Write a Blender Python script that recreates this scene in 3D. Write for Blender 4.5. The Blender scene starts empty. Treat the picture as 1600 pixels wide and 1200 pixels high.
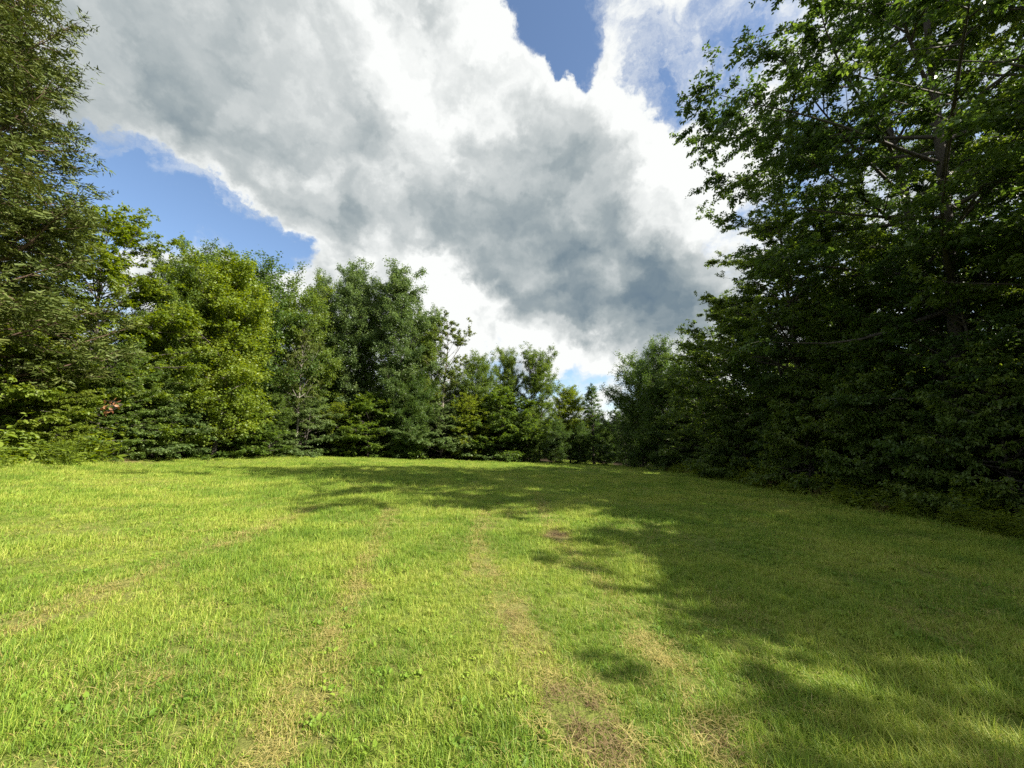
import bpy, math, random
import numpy as np

# ------------------------------------------------------------------ camera
scene = bpy.context.scene
FPX, CX, CY = 601.0, 800.0, 600.0            # focal length and centre in photo pixels (1600 x 1200)
PITCH = math.radians(9.0)
CAM_H = 1.62
SP, CP = math.sin(PITCH), math.cos(PITCH)
cam_data = bpy.data.cameras.new('camera')
cam_data.sensor_fit = 'HORIZONTAL'
cam_data.sensor_width = 36.0
cam_data.lens = FPX / 1600.0 * 36.0
cam_data.clip_start = 0.05
cam_data.clip_end = 3000.0
cam = bpy.data.objects.new('camera', cam_data)
scene.collection.objects.link(cam)
cam.location = (0, 0, CAM_H)
cam.rotation_euler = (math.pi / 2 + PITCH, 0, 0)
scene.camera = cam

# ------------------------------------------------------------------ light
SUN_AZ = math.radians(110.0)     # clockwise from the view direction: to the right, a little behind
SUN_EL = math.radians(37.0)
SUN_VEC = (math.sin(SUN_AZ) * math.cos(SUN_EL), math.cos(SUN_AZ) * math.cos(SUN_EL), math.sin(SUN_EL))
sd = bpy.data.lights.new('sun', 'SUN')
sd.energy = 5.0
sd.angle = math.radians(0.55)
sd.color = (1.0, 0.94, 0.82)
sun = bpy.data.objects.new('sun', sd)
scene.collection.objects.link(sun)
sun.location = (30, -10, 40)
sun.rotation_euler = (math.pi / 2 - SUN_EL, 0, math.pi - SUN_AZ)

scene.view_settings.view_transform = 'Standard'
scene.view_settings.look = 'None'
scene.view_settings.gamma = 1.0
scene.view_settings.use_curve_mapping = False
scene.view_settings.exposure = 1.42
scene.render.engine = 'CYCLES'
scene.cycles.max_bounces = 9
scene.cycles.diffuse_bounces = 5
scene.cycles.transmission_bounces = 4
scene.cycles.glossy_bounces = 2
scene.cycles.transparent_max_bounces = 4
scene.cycles.use_denoising = False


def pix_dir(u, v):
    r, up = (u - CX) / FPX, (CY - v) / FPX
    d = np.array([r, CP - SP * up, SP + CP * up])
    return d / np.linalg.norm(d)


# ------------------------------------------------------------------ sky with broken cumulus
def build_world():
    w = bpy.data.worlds.new('World')
    scene.world = w
    w.use_nodes = True
    nt = w.node_tree
    N, L = nt.nodes, nt.links
    N.clear()
    out = N.new('ShaderNodeOutputWorld')
    sky = N.new('ShaderNodeTexSky')
    sky.sky_type = 'NISHITA'
    sky.sun_disc = False
    sky.sun_elevation = SUN_EL
    sky.sun_rotation = SUN_AZ
    sky.air_density = 1.0
    sky.dust_density = 0.6
    sky.ozone_density = 2.2
    bg_sky = N.new('ShaderNodeBackground')
    bg_sky.inputs['Strength'].default_value = 0.08
    L.new(sky.outputs[0], bg_sky.inputs[0])
    tc = N.new('ShaderNodeTexCoord')

    def vm(op, a, b=None, scale=None):
        n = N.new('ShaderNodeVectorMath'); n.operation = op
        for i, x in enumerate((a, b)):
            if x is None: continue
            if hasattr(x, 'is_output'): L.new(x, n.inputs[i])
            else: n.inputs[i].default_value = x
        if scale is not None:
            if hasattr(scale, 'is_output'): L.new(scale, n.inputs['Scale'])
            else: n.inputs['Scale'].default_value = scale
        return n.outputs['Value'] if op in ('DOT_PRODUCT', 'LENGTH') else n.outputs['Vector']

    def m(op, a, b=None, c=None, clamp=False):
        n = N.new('ShaderNodeMath'); n.operation = op; n.use_clamp = clamp
        for i, x in enumerate((a, b, c)):
            if x is None: continue
            if hasattr(x, 'is_output'): L.new(x, n.inputs[i])
            else: n.inputs[i].default_value = x
        return n.outputs[0]

    def mr(x, a, b, c=0.0, d=1.0, kind='SMOOTHSTEP'):
        n = N.new('ShaderNodeMapRange'); n.interpolation_type = kind; n.clamp = True
        L.new(x, n.inputs[0])
        for i, q in enumerate((a, b, c, d)): n.inputs[i + 1].default_value = q
        return n.outputs[0]

    def noise(vec, scale, detail, rough, dist=0.0, lac=2.0):
        n = N.new('ShaderNodeTexNoise'); n.noise_dimensions = '3D'
        L.new(vec, n.inputs['Vector'])
        n.inputs['Scale'].default_value = scale
        n.inputs['Detail'].default_value = detail
        n.inputs['Roughness'].default_value = rough
        n.inputs['Lacunarity'].default_value = lac
        n.inputs['Distortion'].default_value = dist
        return n

    d0 = vm('NORMALIZE', tc.outputs['Generated'])
    # domain warp of the direction, so that the big shapes get billowed edges
    wn = noise(d0, 4.0, 9, 0.62)
    off = vm('SUBTRACT', wn.outputs['Color'], (0.5, 0.5, 0.5))
    dw = vm('NORMALIZE', vm('ADD', d0, vm('SCALE', off, None, 0.30)))
    # cloud layer coordinates: flattened towards the horizon
    sep = N.new('ShaderNodeSeparateXYZ'); L.new(d0, sep.inputs[0])
    den = m('ADD', m('MAXIMUM', sep.outputs['Z'], 0.0), 0.62)
    P = vm('SCALE', d0, None, m('DIVIDE', 1.0, den))
    P = vm('ADD', P, vm('SCALE', off, None, 0.12))

    def blobs(lst, start):
        acc = start
        for (u, v, r, wgt) in lst:
            d = pix_dir(u, v)
            dot = vm('DOT_PRODUCT', dw, tuple(d))
            acc = m('ADD', acc, mr(dot, math.cos(math.radians(r * 1.25)), math.cos(math.radians(r * 0.15)), 0.0, wgt))
        return acc

    def density(vec):
        a = noise(vec, 3.0, 10, 0.60, 0.15).outputs['Fac']
        b = noise(vec, 11.0, 9, 0.66, 0.2).outputs['Fac']
        return m('ADD', m('MULTIPLY', m('SUBTRACT', a, 0.5), 1.15), m('MULTIPLY', m('SUBTRACT', b, 0.5), 0.8))

    n1 = density(P)
    # soft billows: each is sampled again a little towards the sun, which gives it a lit and a shaded flank
    def lobes(vec, scale, det):
        q = N.new('ShaderNodeTexVoronoi'); q.voronoi_dimensions = '3D'; q.feature = 'F1'; q.normalize = True
        L.new(vec, q.inputs['Vector'])
        q.inputs['Scale'].default_value = scale; q.inputs['Detail'].default_value = det
        q.inputs['Roughness'].default_value = 0.55
        return m('SUBTRACT', 1.0, q.outputs['Distance'])
    Pq = vm('ADD', P, vm('SCALE', off, None, 0.16))
    lo = lobes(Pq, 4.5, 3.0)
    lit = m('MULTIPLY', m('SUBTRACT', lo, lobes(vm('ADD', Pq, (0.045, -0.02, 0.06)), 4.5, 3.0)), 1.5)
    soft = m('MULTIPLY', m('SUBTRACT', noise(Pq, 2.6, 7, 0.48).outputs['Fac'], 0.5), 0.8)
    lit = m('ADD', lit, soft)
    cover = m('ADD', m('ADD', n1, m('MULTIPLY', m('SUBTRACT', lo, 0.72), 0.45)), 0.60)
    cover = blobs([
        (600, 230, 28, 0.32), (330, 110, 18, 0.30), (880, 380, 17, 0.34), (1070, 270, 10, 0.34), (230, 60, 14, 0.15),
        (620, 30, 12, 0.20), (1000, 470, 11, 0.28), (480, 190, 10, 0.2), (560, 330, 9, 0.2), (1090, 400, 8, 0.2),
        (120, 280, 6, -0.45), (200, 290, 7, -0.62), (285, 325, 6.5, -0.62), (365, 362, 6, -0.58), (430, 380, 4.5, -0.40),
        (220, 215, 6, 0.2), (360, 410, 4, 0.15),
        (545, 385, 3, -0.30),
        (842, 8, 4.6, -0.62), (895, 28, 4.0, -0.50), (870, 125, 5.5, 0.28), (800, 90, 5, 0.15), (820, -60, 10, -0.4), (1045, 105, 4, -0.25), (780, 70, 6, 0.2), (960, 130, 5, 0.15),
        (1130, 60, 8, -0.26), (1110, 130, 5, -0.22), (980, 60, 5, -0.12),
        (300, 400, 5, 0.30), (400, 415, 4, 0.25), (860, 500, 6, 0.1),
        (480, 425, 5, 0.15), (720, 490, 8, 0.2),
        (900, 590, 4, -0.2),
    ], cover)
    alpha = mr(cover, 0.38, 0.70)
    # thin torn veils over the blue
    veil = mr(m('ADD', noise(vm('ADD', P, vm('SCALE', off, None, 0.35)), 5.5, 9, 0.62, 0.4).outputs['Fac'], m('MULTIPLY', cover, 0.35)), 0.56, 0.92, 0.0, 0.75)
    alpha = m('MAXIMUM', alpha, veil)
    # brightness of the cloud: thin edges are white, thick middles grey
    br = m('ADD', m('MULTIPLY', lit, 0.9), mr(cover, 0.45, 1.3, 0.92, 0.70, 'LINEAR'))
    br = blobs([
        (1085, 285, 8, 0.22), (690, 70, 11, 0.16), (800, 120, 8, 0.18), (560, 130, 9, 0.08), (930, 130, 8, 0.12), (520, 40, 9, 0.04),
        (430, 270, 7, 0.08), (690, 470, 6, 0.36), (760, 515, 6, 0.36), (850, 545, 5, 0.34), (930, 560, 5, 0.25), (470, 425, 4, 0.25),
        (960, 530, 4, 0.15), (960, 632, 4, 0.2), (1250, 350, 9, 0.2), (1150, 20, 12, 0.15),
        (870, 270, 10, -0.04), (850, 400, 11, -0.16), (960, 430, 10, -0.20), (1060, 465, 8, -0.28), (700, 370, 8, -0.10), (640, 330, 9, -0.04), (230, 70, 14, -0.06),
        (900, 580, 4, -0.1),
    ], br)
    ramp = N.new('ShaderNodeValToRGB')
    L.new(br, ramp.inputs[0])
    cr = ramp.color_ramp
    cr.elements[0].position = 0.0; cr.elements[0].color = (0.060, 0.095, 0.135, 1)
    cr.elements[1].position = 1.0; cr.elements[1].color = (0.52, 0.53, 0.52, 1)
    for p, c in ((0.3, (0.105, 0.14, 0.165, 1)), (0.55, (0.20, 0.23, 0.24, 1)), (0.78, (0.33, 0.35, 0.35, 1))):
        e = cr.elements.new(p); e.color = c
    bg_c = N.new('ShaderNodeBackground')
    L.new(ramp.outputs[0], bg_c.inputs[0])
    bg_c.inputs['Strength'].default_value = 0.71
    mix = N.new('ShaderNodeMixShader')
    L.new(alpha, mix.inputs[0])
    L.new(bg_sky.outputs[0], mix.inputs[1])
    L.new(bg_c.outputs[0], mix.inputs[2])
    L.new(mix.outputs[0], out.inputs[0])


build_world()


# ------------------------------------------------------------------ helpers
def ground_z(x, y):
    x = np.asarray(x, float); y = np.asarray(y, float)
    lin = -0.037 * x - 0.006 * y
    z = 2.6 * np.tanh(lin / 2.6)
    z = z + 0.05 * np.sin(x * 0.33 + 0.7) * np.sin(y * 0.21 + 0.3) + 0.025 * np.sin(x * 0.9 + y * 0.5)
    # the bank under the left-hand cedar
    bank = 1 / (1 + np.exp((x + 19.5 + 0.42 * (y - 14)) / 1.0)) * (1 / (1 + np.exp((y - 27) / 2.0)))
    z = z + 0.5 * bank
    # the field rolls off towards the far gap
    z = z - 0.5 / (1 + np.exp(-(y - 46) / 3.0)) * (1 / (1 + np.exp(-(x - 3) / 3.0)))
    return z - Z0


Z0 = 0.0
Z0 = float(ground_z(0.0, 0.0))


def z_at(Y, v):
    up = (CY - v) / FPX
    return CAM_H + Y * (up * CP + SP) / (CP - up * SP)


def x_at(u, Y, z):
    return (u - CX) / FPX * (Y * CP + (z - CAM_H) * SP)


col = scene.collection


def mesh_quads(name, V, F, mat, attrs=None, smooth=False):
    V = np.asarray(V, np.float32); F = np.asarray(F, np.int32)
    me = bpy.data.meshes.new(name)
    n, f = len(V), len(F)
    k = F.shape[1]
    me.vertices.add(n); me.vertices.foreach_set('co', V.ravel())
    me.loops.add(f * k); me.loops.foreach_set('vertex_index', F.ravel())
    me.polygons.add(f)
    me.polygons.foreach_set('loop_start', np.arange(0, f * k, k, dtype=np.int32))
    me.polygons.foreach_set('loop_total', np.full(f, k, dtype=np.int32))
    if smooth:
        me.polygons.foreach_set('use_smooth', np.ones(f, dtype=bool))
    for an, (dom, arr) in (attrs or {}).items():
        a = me.attributes.new(an, 'FLOAT', dom)
        a.data.foreach_set('value', np.asarray(arr, np.float32))
    me.update(calc_edges=True)
    me.materials.append(mat)
    return me


def link(name, me, parent=None):
    o = bpy.data.objects.new(name, me)
    col.objects.link(o)
    o.parent = parent
    return o


def thing(name, label, cat, loc, rz=0.0, scale=(1, 1, 1), group=None):
    o = bpy.data.objects.new(name, None)
    o.empty_display_size = 0.3
    col.objects.link(o)
    o.location = loc
    o.rotation_euler = (0, 0, rz)
    o.scale = scale
    o['label'] = label; o['category'] = cat
    if group: o['group'] = group
    return o


def nrm(a):
    return a / np.maximum(np.linalg.norm(a, axis=-1, keepdims=True), 1e-9)


# ------------------------------------------------------------------ materials
class NT:
    def __init__(self, name):
        self.mat = bpy.data.materials.new(name)
        self.mat.use_nodes = True
        self.nt = self.mat.node_tree
        self.N, self.L = self.nt.nodes, self.nt.links
        self.N.clear()
        self.out = self.N.new('ShaderNodeOutputMaterial')

    def n(self, t, **kw):
        x = self.N.new(t)
        for k, v in kw.items(): setattr(x, k, v)
        return x

    def ramp(self, fac, stops):
        r = self.n('ShaderNodeValToRGB')
        self.L.new(fac, r.inputs[0])
        e = r.color_ramp.elements
        e[0].position, e[0].color = stops[0][0], (*stops[0][1], 1)
        e[1].position, e[1].color = stops[-1][0], (*stops[-1][1], 1)
        for p, c in stops[1:-1]:
            q = e.new(p); q.color = (*c, 1)
        return r.outputs[0]

    def math(self, op, a, b=None):
        x = self.n('ShaderNodeMath', operation=op)
        for i, q in enumerate((a, b)):
            if q is None: continue
            if hasattr(q, 'is_output'): self.L.new(q, x.inputs[i])
            else: x.inputs[i].default_value = q
        return x.outputs[0]

    def mixc(self, fac, a, b):
        x = self.n('ShaderNodeMix', data_type='RGBA')
        for i, q in ((0, fac), (6, a), (7, b)):
            if hasattr(q, 'is_output'): self.L.new(q, x.inputs[i])
            elif i == 0: x.inputs[0].default_value = q
            else: x.inputs[i].default_value = (*q, 1)
        return x.outputs[2]

    def noise(self, scale, detail=4, rough=0.55, vec=None):
        x = self.n('ShaderNodeTexNoise')
        x.inputs['Scale'].default_value = scale
        x.inputs['Detail'].default_value = detail
        x.inputs['Roughness'].default_value = rough
        if vec is None:
            tc = self.n('ShaderNodeTexCoord'); vec = tc.outputs['Object']
        self.L.new(vec, x.inputs['Vector'])
        return x.outputs['Fac']


def leaf_material(name, stops, translucency=0.35, rough=0.5, spec=0.35, obj_var=0.12, tr_gain=1.0):
    t = NT(name)
    at = t.n('ShaderNodeAttribute', attribute_name='tint')
    oi = t.n('ShaderNodeObjectInfo')
    f = t.math('ADD', at.outputs['Fac'], t.math('MULTIPLY', t.math('SUBTRACT', oi.outputs['Random'], 0.5), obj_var * 2))
    c = t.ramp(f, stops)
    b = t.n('ShaderNodeBsdfPrincipled')
    t.L.new(c, b.inputs['Base Color'])
    b.inputs['Roughness'].default_value = rough
    b.inputs['Specular IOR Level'].default_value = spec
    tr = t.n('ShaderNodeBsdfTranslucent')
    hsv = t.n('ShaderNodeHueSaturation')
    hsv.inputs['Hue'].default_value = 0.485
    hsv.inputs['Saturation'].default_value = 1.15
    hsv.inputs['Value'].default_value = 1.5 * tr_gain
    t.L.new(c, hsv.inputs['Color'])
    t.L.new(hsv.outputs[0], tr.inputs[0])
    mx = t.n('ShaderNodeMixShader')
    mx.inputs[0].default_value = translucency
    t.L.new(b.outputs[0], mx.inputs[1]); t.L.new(tr.outputs[0], mx.inputs[2])
    t.L.new(mx.outputs[0], t.out.inputs[0])
    return t.mat


def bark_material(name, a, b):
    t = NT(name)
    tc = t.n('ShaderNodeTexCoord')
    mp = t.n('ShaderNodeMapping'); mp.inputs['Scale'].default_value = (6, 6, 1.2)
    t.L.new(tc.outputs['Object'], mp.inputs[0])
    nz = t.noise(2.5, 6, 0.65, mp.outputs[0])
    c = t.ramp(nz, [(0.3, a), (0.7, b)])
    bs = t.n('ShaderNodeBsdfPrincipled')
    t.L.new(c, bs.inputs['Base Color'])
    bs.inputs['Roughness'].default_value = 0.9
    bp = t.n('ShaderNodeBump'); bp.inputs['Strength'].default_value = 0.6; bp.inputs['Distance'].default_value = 0.03
    t.L.new(nz, bp.inputs['Height']); t.L.new(bp.outputs[0], bs.inputs['Normal'])
    t.L.new(bs.outputs[0], t.out.inputs[0])
    return t.mat


M = {}
M['leaf_mid'] = leaf_material('leaf_mid', [(0.0, (0.052, 0.092, 0.017)), (0.5, (0.108, 0.168, 0.030)), (1.0, (0.185, 0.240, 0.048))], translucency=0.45, rough=0.46, spec=0.4)
M['leaf_bright'] = leaf_material('leaf_bright', [(0.0, (0.088, 0.135, 0.017)), (0.5, (0.165, 0.225, 0.030)), (1.0, (0.250, 0.290, 0.048))], translucency=0.45, rough=0.46, spec=0.4)
M['leaf_cool'] = leaf_material('leaf_cool', [(0.0, (0.060, 0.102, 0.032)), (0.5, (0.118, 0.178, 0.056)), (1.0, (0.195, 0.250, 0.100))], spec=0.45, rough=0.45, translucency=0.45)
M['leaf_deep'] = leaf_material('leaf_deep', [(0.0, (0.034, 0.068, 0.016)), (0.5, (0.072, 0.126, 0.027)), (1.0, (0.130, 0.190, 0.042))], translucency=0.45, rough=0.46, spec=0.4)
M['leaf_olive'] = leaf_material('leaf_olive', [(0.0, (0.055, 0.085, 0.018)), (0.5, (0.105, 0.145, 0.032)), (1.0, (0.17, 0.195, 0.05))])
M['needle'] = leaf_material('cedar_needle', [(0.0, (0.040, 0.060, 0.012)), (0.5, (0.082, 0.112, 0.022)), (1.0, (0.140, 0.155, 0.038))], translucency=0.15, rough=0.6, spec=0.25)
M['needle_dark'] = leaf_material('spruce_needle', [(0.0, (0.018, 0.036, 0.014)), (0.5, (0.036, 0.062, 0.022)), (1.0, (0.06, 0.09, 0.03))], translucency=0.12, rough=0.6, spec=0.25)
M['weed'] = leaf_material('weed_leaf', [(0.0, (0.090, 0.140, 0.018)), (0.5, (0.170, 0.235, 0.030)), (1.0, (0.26, 0.31, 0.05))], translucency=0.45)
M['weed_brown'] = leaf_material('weed_dry', [(0.0, (0.09, 0.06, 0.025)), (0.5, (0.16, 0.115, 0.05)), (1.0, (0.24, 0.185, 0.085))])
M['rust'] = leaf_material('dead_leaf', [(0.0, (0.13, 0.05, 0.02)), (0.5, (0.24, 0.10, 0.04)), (1.0, (0.36, 0.18, 0.08))], translucency=0.2)
M['bark'] = bark_material('bark', (0.030, 0.024, 0.019), (0.095, 0.080, 0.064))
M['bark_pale'] = bark_material('bark_pale', (0.10, 0.085, 0.068), (0.25, 0.22, 0.18))
M['bark_red'] = bark_material('bark_red', (0.07, 0.04, 0.026), (0.17, 0.11, 0.075))


# ------------------------------------------------------------------ tree generator
UPV = np.array([0, 0, 1.0])


def limb_pt(P0, D, curve, L, W, s):
    """point at fraction s of swaying limbs (base, direction, upward curve, length, sway vector)"""
    return P0 + D * (L * s)[:, None] + UPV * (curve * L * s ** 2)[:, None] + W * (L * np.sin(4.4 * s) * s)[:, None]


def limb_tan(D, curve, W, s):
    return nrm(D + UPV * (2 * curve * s)[:, None] + W * (4.4 * np.cos(4.4 * s) * s + np.sin(4.4 * s))[:, None])


def tubes(P0, D, curve, L, r0, r1, nseg, sides, W=None):
    """tapered limbs along the same curves"""
    n = len(P0)
    if n == 0: return np.zeros((0, 3)), np.zeros((0, 4), int)
    if W is None: W = np.zeros((n, 3))
    s = np.linspace(0, 1, nseg + 1)
    C = np.stack([limb_pt(P0, D, curve, L, W, np.full(n, q)) for q in s], 1)
    T = np.stack([limb_tan(D, curve, W, np.full(n, q)) for q in s], 1)
    ref = np.where(np.abs(T[..., 2:3]) > 0.9, np.array([1.0, 0, 0]), UPV)
    U = nrm(np.cross(T, ref)); Wd = np.cross(T, U)
    R = (r0[:, None] + (r1 - r0)[:, None] * s ** 0.8)[..., None, None]
    a = np.linspace(0, 2 * np.pi, sides, endpoint=False)
    ring = C[:, :, None, :] + R * (U[:, :, None, :] * np.cos(a)[:, None] + Wd[:, :, None, :] * np.sin(a)[:, None])
    V = ring.reshape(-1, 3)
    b = np.arange(n)[:, None, None] * ((nseg + 1) * sides)
    i = np.arange(nseg)[None, :, None] * sides
    j = np.arange(sides)[None, None, :]
    j2 = (j + 1) % sides
    F = np.stack([b + i + j, b + i + j2, b + i + sides + j2, b + i + sides + j], -1).reshape(-1, 4)
    return V, F


def join(parts):
    V, F, o = [], [], 0
    for v, f in parts:
        if len(v) == 0: continue
        V.append(v); F.append(f + o); o += len(v)
    return np.concatenate(V), np.concatenate(F)


def leaf_faces(base, axis, wdir, normal, l, w, shape):
    n = len(base)
    l = l[:, None]; w = w[:, None]
    if shape == 'kite':
        fold = 0.12
        v0 = base
        v1 = base + axis * l * 0.45 + wdir * w * 0.5 + normal * w * fold
        v2 = base + axis * l - normal * l * 0.06
        v3 = base + axis * l * 0.45 - wdir * w * 0.5 + normal * w * fold
        V = np.stack([v0, v1, v2, v3], 1).reshape(-1, 3)
        F = np.arange(n)[:, None] * 4 + np.arange(4)[None]
        return V, F, 1
    if shape == 'leaf':
        f = 0.14
        p = [base,
             base + axis * l * 0.25 + wdir * w * 0.46 + normal * w * f,
             base + axis * l * 0.65 + wdir * w * 0.36 + normal * w * f * 0.6,
             base + axis * l - normal * l * 0.12,
             base + axis * l * 0.65 - wdir * w * 0.36 + normal * w * f * 0.6,
             base + axis * l * 0.25 - wdir * w * 0.46 + normal * w * f]
        V = np.stack(p, 1).reshape(-1, 3)
        o = np.arange(n)[:, None] * 6
        F = np.concatenate([o + np.array([[0, 1, 2, 3]]), o + np.array([[0, 3, 4, 5]])], 1).reshape(-1, 4)
        return V, F, 2
    # blade: flat strip
    v = [base - wdir * w * 0.5, base + wdir * w * 0.5, base + axis * l + wdir * w * 0.12, base + axis * l - wdir * w * 0.12]
    V = np.stack(v, 1).reshape(-1, 3)
    F = np.arange(n)[:, None] * 4 + np.arange(4)[None]
    return V, F, 1


def PROF_OVAL(t): return np.sqrt(np.clip(1 - (2 * t - 0.85) ** 2 / 1.35, 0.03, 1))
def PROF_COL(t): return 0.35 + 0.65 * np.clip(np.sin(np.pi * (0.12 + 0.86 * (1 - t) ** 0.9)), 0, 1)
def PROF_CONE(t): return np.clip(1.0 - t, 0.03, 1) ** 1.0
def PROF_CEDAR(t): return np.clip(1.02 - t, 0.04, 1) ** 0.5 * (0.95 + 0.05 * np.sin(9 * t + 1.2))
def PROF_BUSH(t): return np.clip(1 - t ** 2.2, 0.15, 1)
def PROF_WIDE(t): return np.clip(1 - np.abs(2 * t - 0.75) ** 2.2, 0.22, 1)


def build_tree(seed, H, R, leaves, cb=0.2, prof=PROF_OVAL, n1=40, e0=5, e1=60, curve=0.1, sec=0.3, sec_len=0.45, tw=0.25, tw_len=0.42,
               leaf=0.14, lw=0.6, droop=0.25, flat=0.25, nj=0.5, shape='kite', r0=None, twig_mesh=False,
               gap=0.0, multi=1, e_jit=8.0, t_pow=0.9, s_min=0.2, sides=5, sway=0.05, spread=0.16, scatter=0.0):
    g = np.random.default_rng(seed)
    up = UPV
    r0 = r0 or H * 0.010 + 0.03
    wob = g.uniform(-1, 1, (3, 2)) * np.array([[0.022], [0.012], [0.004]]) * H

    def trunk_pt(h, st):
        t = h / H
        o = wob[0] * np.sin(2.2 * t)[:, None] + wob[1] * np.sin(5.1 * t)[:, None] + wob[2] * np.sin(9.7 * t)[:, None]
        if multi > 1:
            ang = st * 2 * np.pi / multi + seed
            sp = spread * H * np.clip(t - 0.10, 0, 1) ** 0.8
            o = o + np.stack([np.cos(ang), np.sin(ang)], -1) * sp[:, None]
        return np.column_stack([o, h])

    def trunk_r(h):
        return r0 * (0.86 if multi > 1 else 1) * np.clip(1 - h / H, 0.09, 1) ** 0.85
    wood = []
    for st in range(multi):
        hs = np.concatenate([[-0.25], np.linspace(0, H, 28)])
        pts = trunk_pt(hs, np.full(len(hs), st))
        rad = trunk_r(hs)
        rad[0] *= 1.5; rad[1] *= 1.3
        a = np.linspace(0, 2 * np.pi, 9)[:-1]
        ring = pts[:, None, :] + rad[:, None, None] * np.stack([np.cos(a), np.sin(a), 0 * a], -1)[None]
        i = np.arange(len(hs) - 1)[:, None] * 8; j = np.arange(8)[None]; j2 = (j + 1) % 8
        wood.append((ring.reshape(-1, 3), np.stack([i + j, i + j2, i + 8 + j2, i + 8 + j], -1).reshape(-1, 4)))
    # primary limbs
    t = ((np.arange(n1) + g.uniform(0, 1, n1)) / n1) ** t_pow
    h = H * (cb + (0.985 - cb) * t)
    st = g.integers(0, multi, n1)
    az = np.arange(n1) * 2.39996 + g.normal(0, 0.45, n1) + seed
    e = np.radians(e0 + (e1 - e0) * t ** 1.3 + g.normal(0, e_jit, n1))
    L1 = R * prof(t) * g.uniform(0.66, 1.16, n1)
    L1 *= 1 + 0.16 * np.sin(az * 2 + seed) + 0.10 * np.sin(az * 3 + 5 * t * seed)
    B1 = trunk_pt(h, st)
    D1 = np.stack([np.cos(e) * np.cos(az), np.cos(e) * np.sin(az), np.sin(e)], -1)
    C1 = np.full(n1, curve) + g.normal(0, 0.06, n1)
    W1 = g.normal(0, sway, (n1, 3))
    rr = np.minimum(trunk_r(h) * 0.62, 0.015 + 0.016 * L1)
    wood.append(tubes(B1, D1, C1, L1, rr, np.full(n1, 0.007), 6, sides, W1))
    # secondary limbs, fanned out flat on both sides
    c2 = np.maximum(2, (L1 / sec).astype(int))
    i2 = np.repeat(np.arange(n1), c2)
    n2 = len(i2)
    s2 = g.uniform(s_min, 1.0, n2) ** 0.85
    tip = np.concatenate([[0], np.cumsum(c2)[:-1]])
    s2[tip] = 0.97
    side = np.where(g.random(n2) < 0.5, -1.0, 1.0)
    T1 = limb_tan(D1[i2], C1[i2], W1[i2], s2)
    S1 = nrm(np.cross(T1, up) + 1e-6)
    a2 = np.radians(g.uniform(25, 78, n2)); a2[tip] = 0.1
    D2 = nrm(T1 * np.cos(a2)[:, None] + S1 * (side * np.sin(a2))[:, None] + up * g.normal(0.08, flat, n2)[:, None])
    L2 = np.maximum(0.25, sec_len * L1[i2] * (1.15 - 0.75 * s2) * g.uniform(0.6, 1.25, n2))
    B2 = limb_pt(B1[i2], D1[i2], C1[i2], L1[i2], W1[i2], s2)
    C2 = g.normal(-0.04 - droop * 0.15, 0.08, n2)
    W2 = g.normal(0, 0.06, (n2, 3))
    r2 = np.minimum(rr[i2] * 0.6, 0.005 + 0.010 * L2)
    # whole sprays are missing here and there: that opens gaps
    keep2 = (g.random(n2) > gap) & (g.random(n1) > gap * 0.5)[i2]
    keep2[tip] = True
    kt = np.ones(n2, bool) if twig_mesh else keep2
    wood.append(tubes(B2[kt], D2[kt], C2[kt], L2[kt], r2[kt], np.full(kt.sum(), 0.003), 2, 3, W2[kt]))
    c3 = np.where(keep2, np.maximum(2, np.round(L2 / tw).astype(int)), 0)
    i3 = np.repeat(np.arange(n2), c3)
    n3 = len(i3)
    s3 = g.uniform(0.05, 1.0, n3)
    T2 = limb_tan(D2[i3], C2[i3], W2[i3], s3)
    S2 = nrm(np.cross(T2, up) + 1e-6)
    a3 = np.radians(g.uniform(15, 75, n3)) * np.where(g.random(n3) < 0.5, -1, 1)
    D3 = nrm(T2 * np.cos(a3)[:, None] + S2 * np.sin(a3)[:, None] + up * g.normal(0.03, flat, n3)[:, None])
    L3 = tw_len * g.uniform(0.5, 1.3, n3)
    B3 = limb_pt(B2[i3], D2[i3], C2[i3], L2[i3], W2[i3], s3)
    if twig_mesh:
        wood.append(tubes(B3, D3, np.full(n3, -0.08), L3, np.full(n3, 0.006), np.full(n3, 0.003), 1, 3))
    # leaves
    i4 = np.sort(g.integers(0, n3, leaves))
    n4 = leaves
    s4 = g.uniform(0.05, 1.05, n4)
    ax = nrm(D3[i4] * g.uniform(0.2, 1.0, n4)[:, None] + nrm(np.cross(D3[i4], up) + 1e-6) * (g.choice([-1, 1], n4) * g.uniform(0.2, 1.0, n4))[:, None]
             + g.normal(0, 0.25, (n4, 3)) - up * g.uniform(0.0, 2 * droop, n4)[:, None])
    nn = nrm(up + g.normal(0, nj, (n4, 3)))
    wd = nrm(np.cross(nn, ax)); nn = np.cross(ax, wd)
    ll = leaf * g.uniform(0.6, 1.25, n4)
    B4 = B3[i4] + D3[i4] * (L3[i4] * s4)[:, None] - up * (0.08 * L3[i4] * s4 ** 2)[:, None] + g.normal(0, leaf * 0.35 + scatter, (n4, 3))
    LV, LF, per = leaf_faces(B4, ax, wd, nn, ll, ll * lw, shape)
    clump = g.normal(0, 0.10, n2) + g.normal(0, 0.08, n1)[i2]
    tint = np.clip(0.48 + clump[i3][i4] + g.normal(0, 0.14, n4), 0, 1)
    return join(wood), (LV, LF, np.repeat(tint, per)), n3


PROTO = {}


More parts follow.
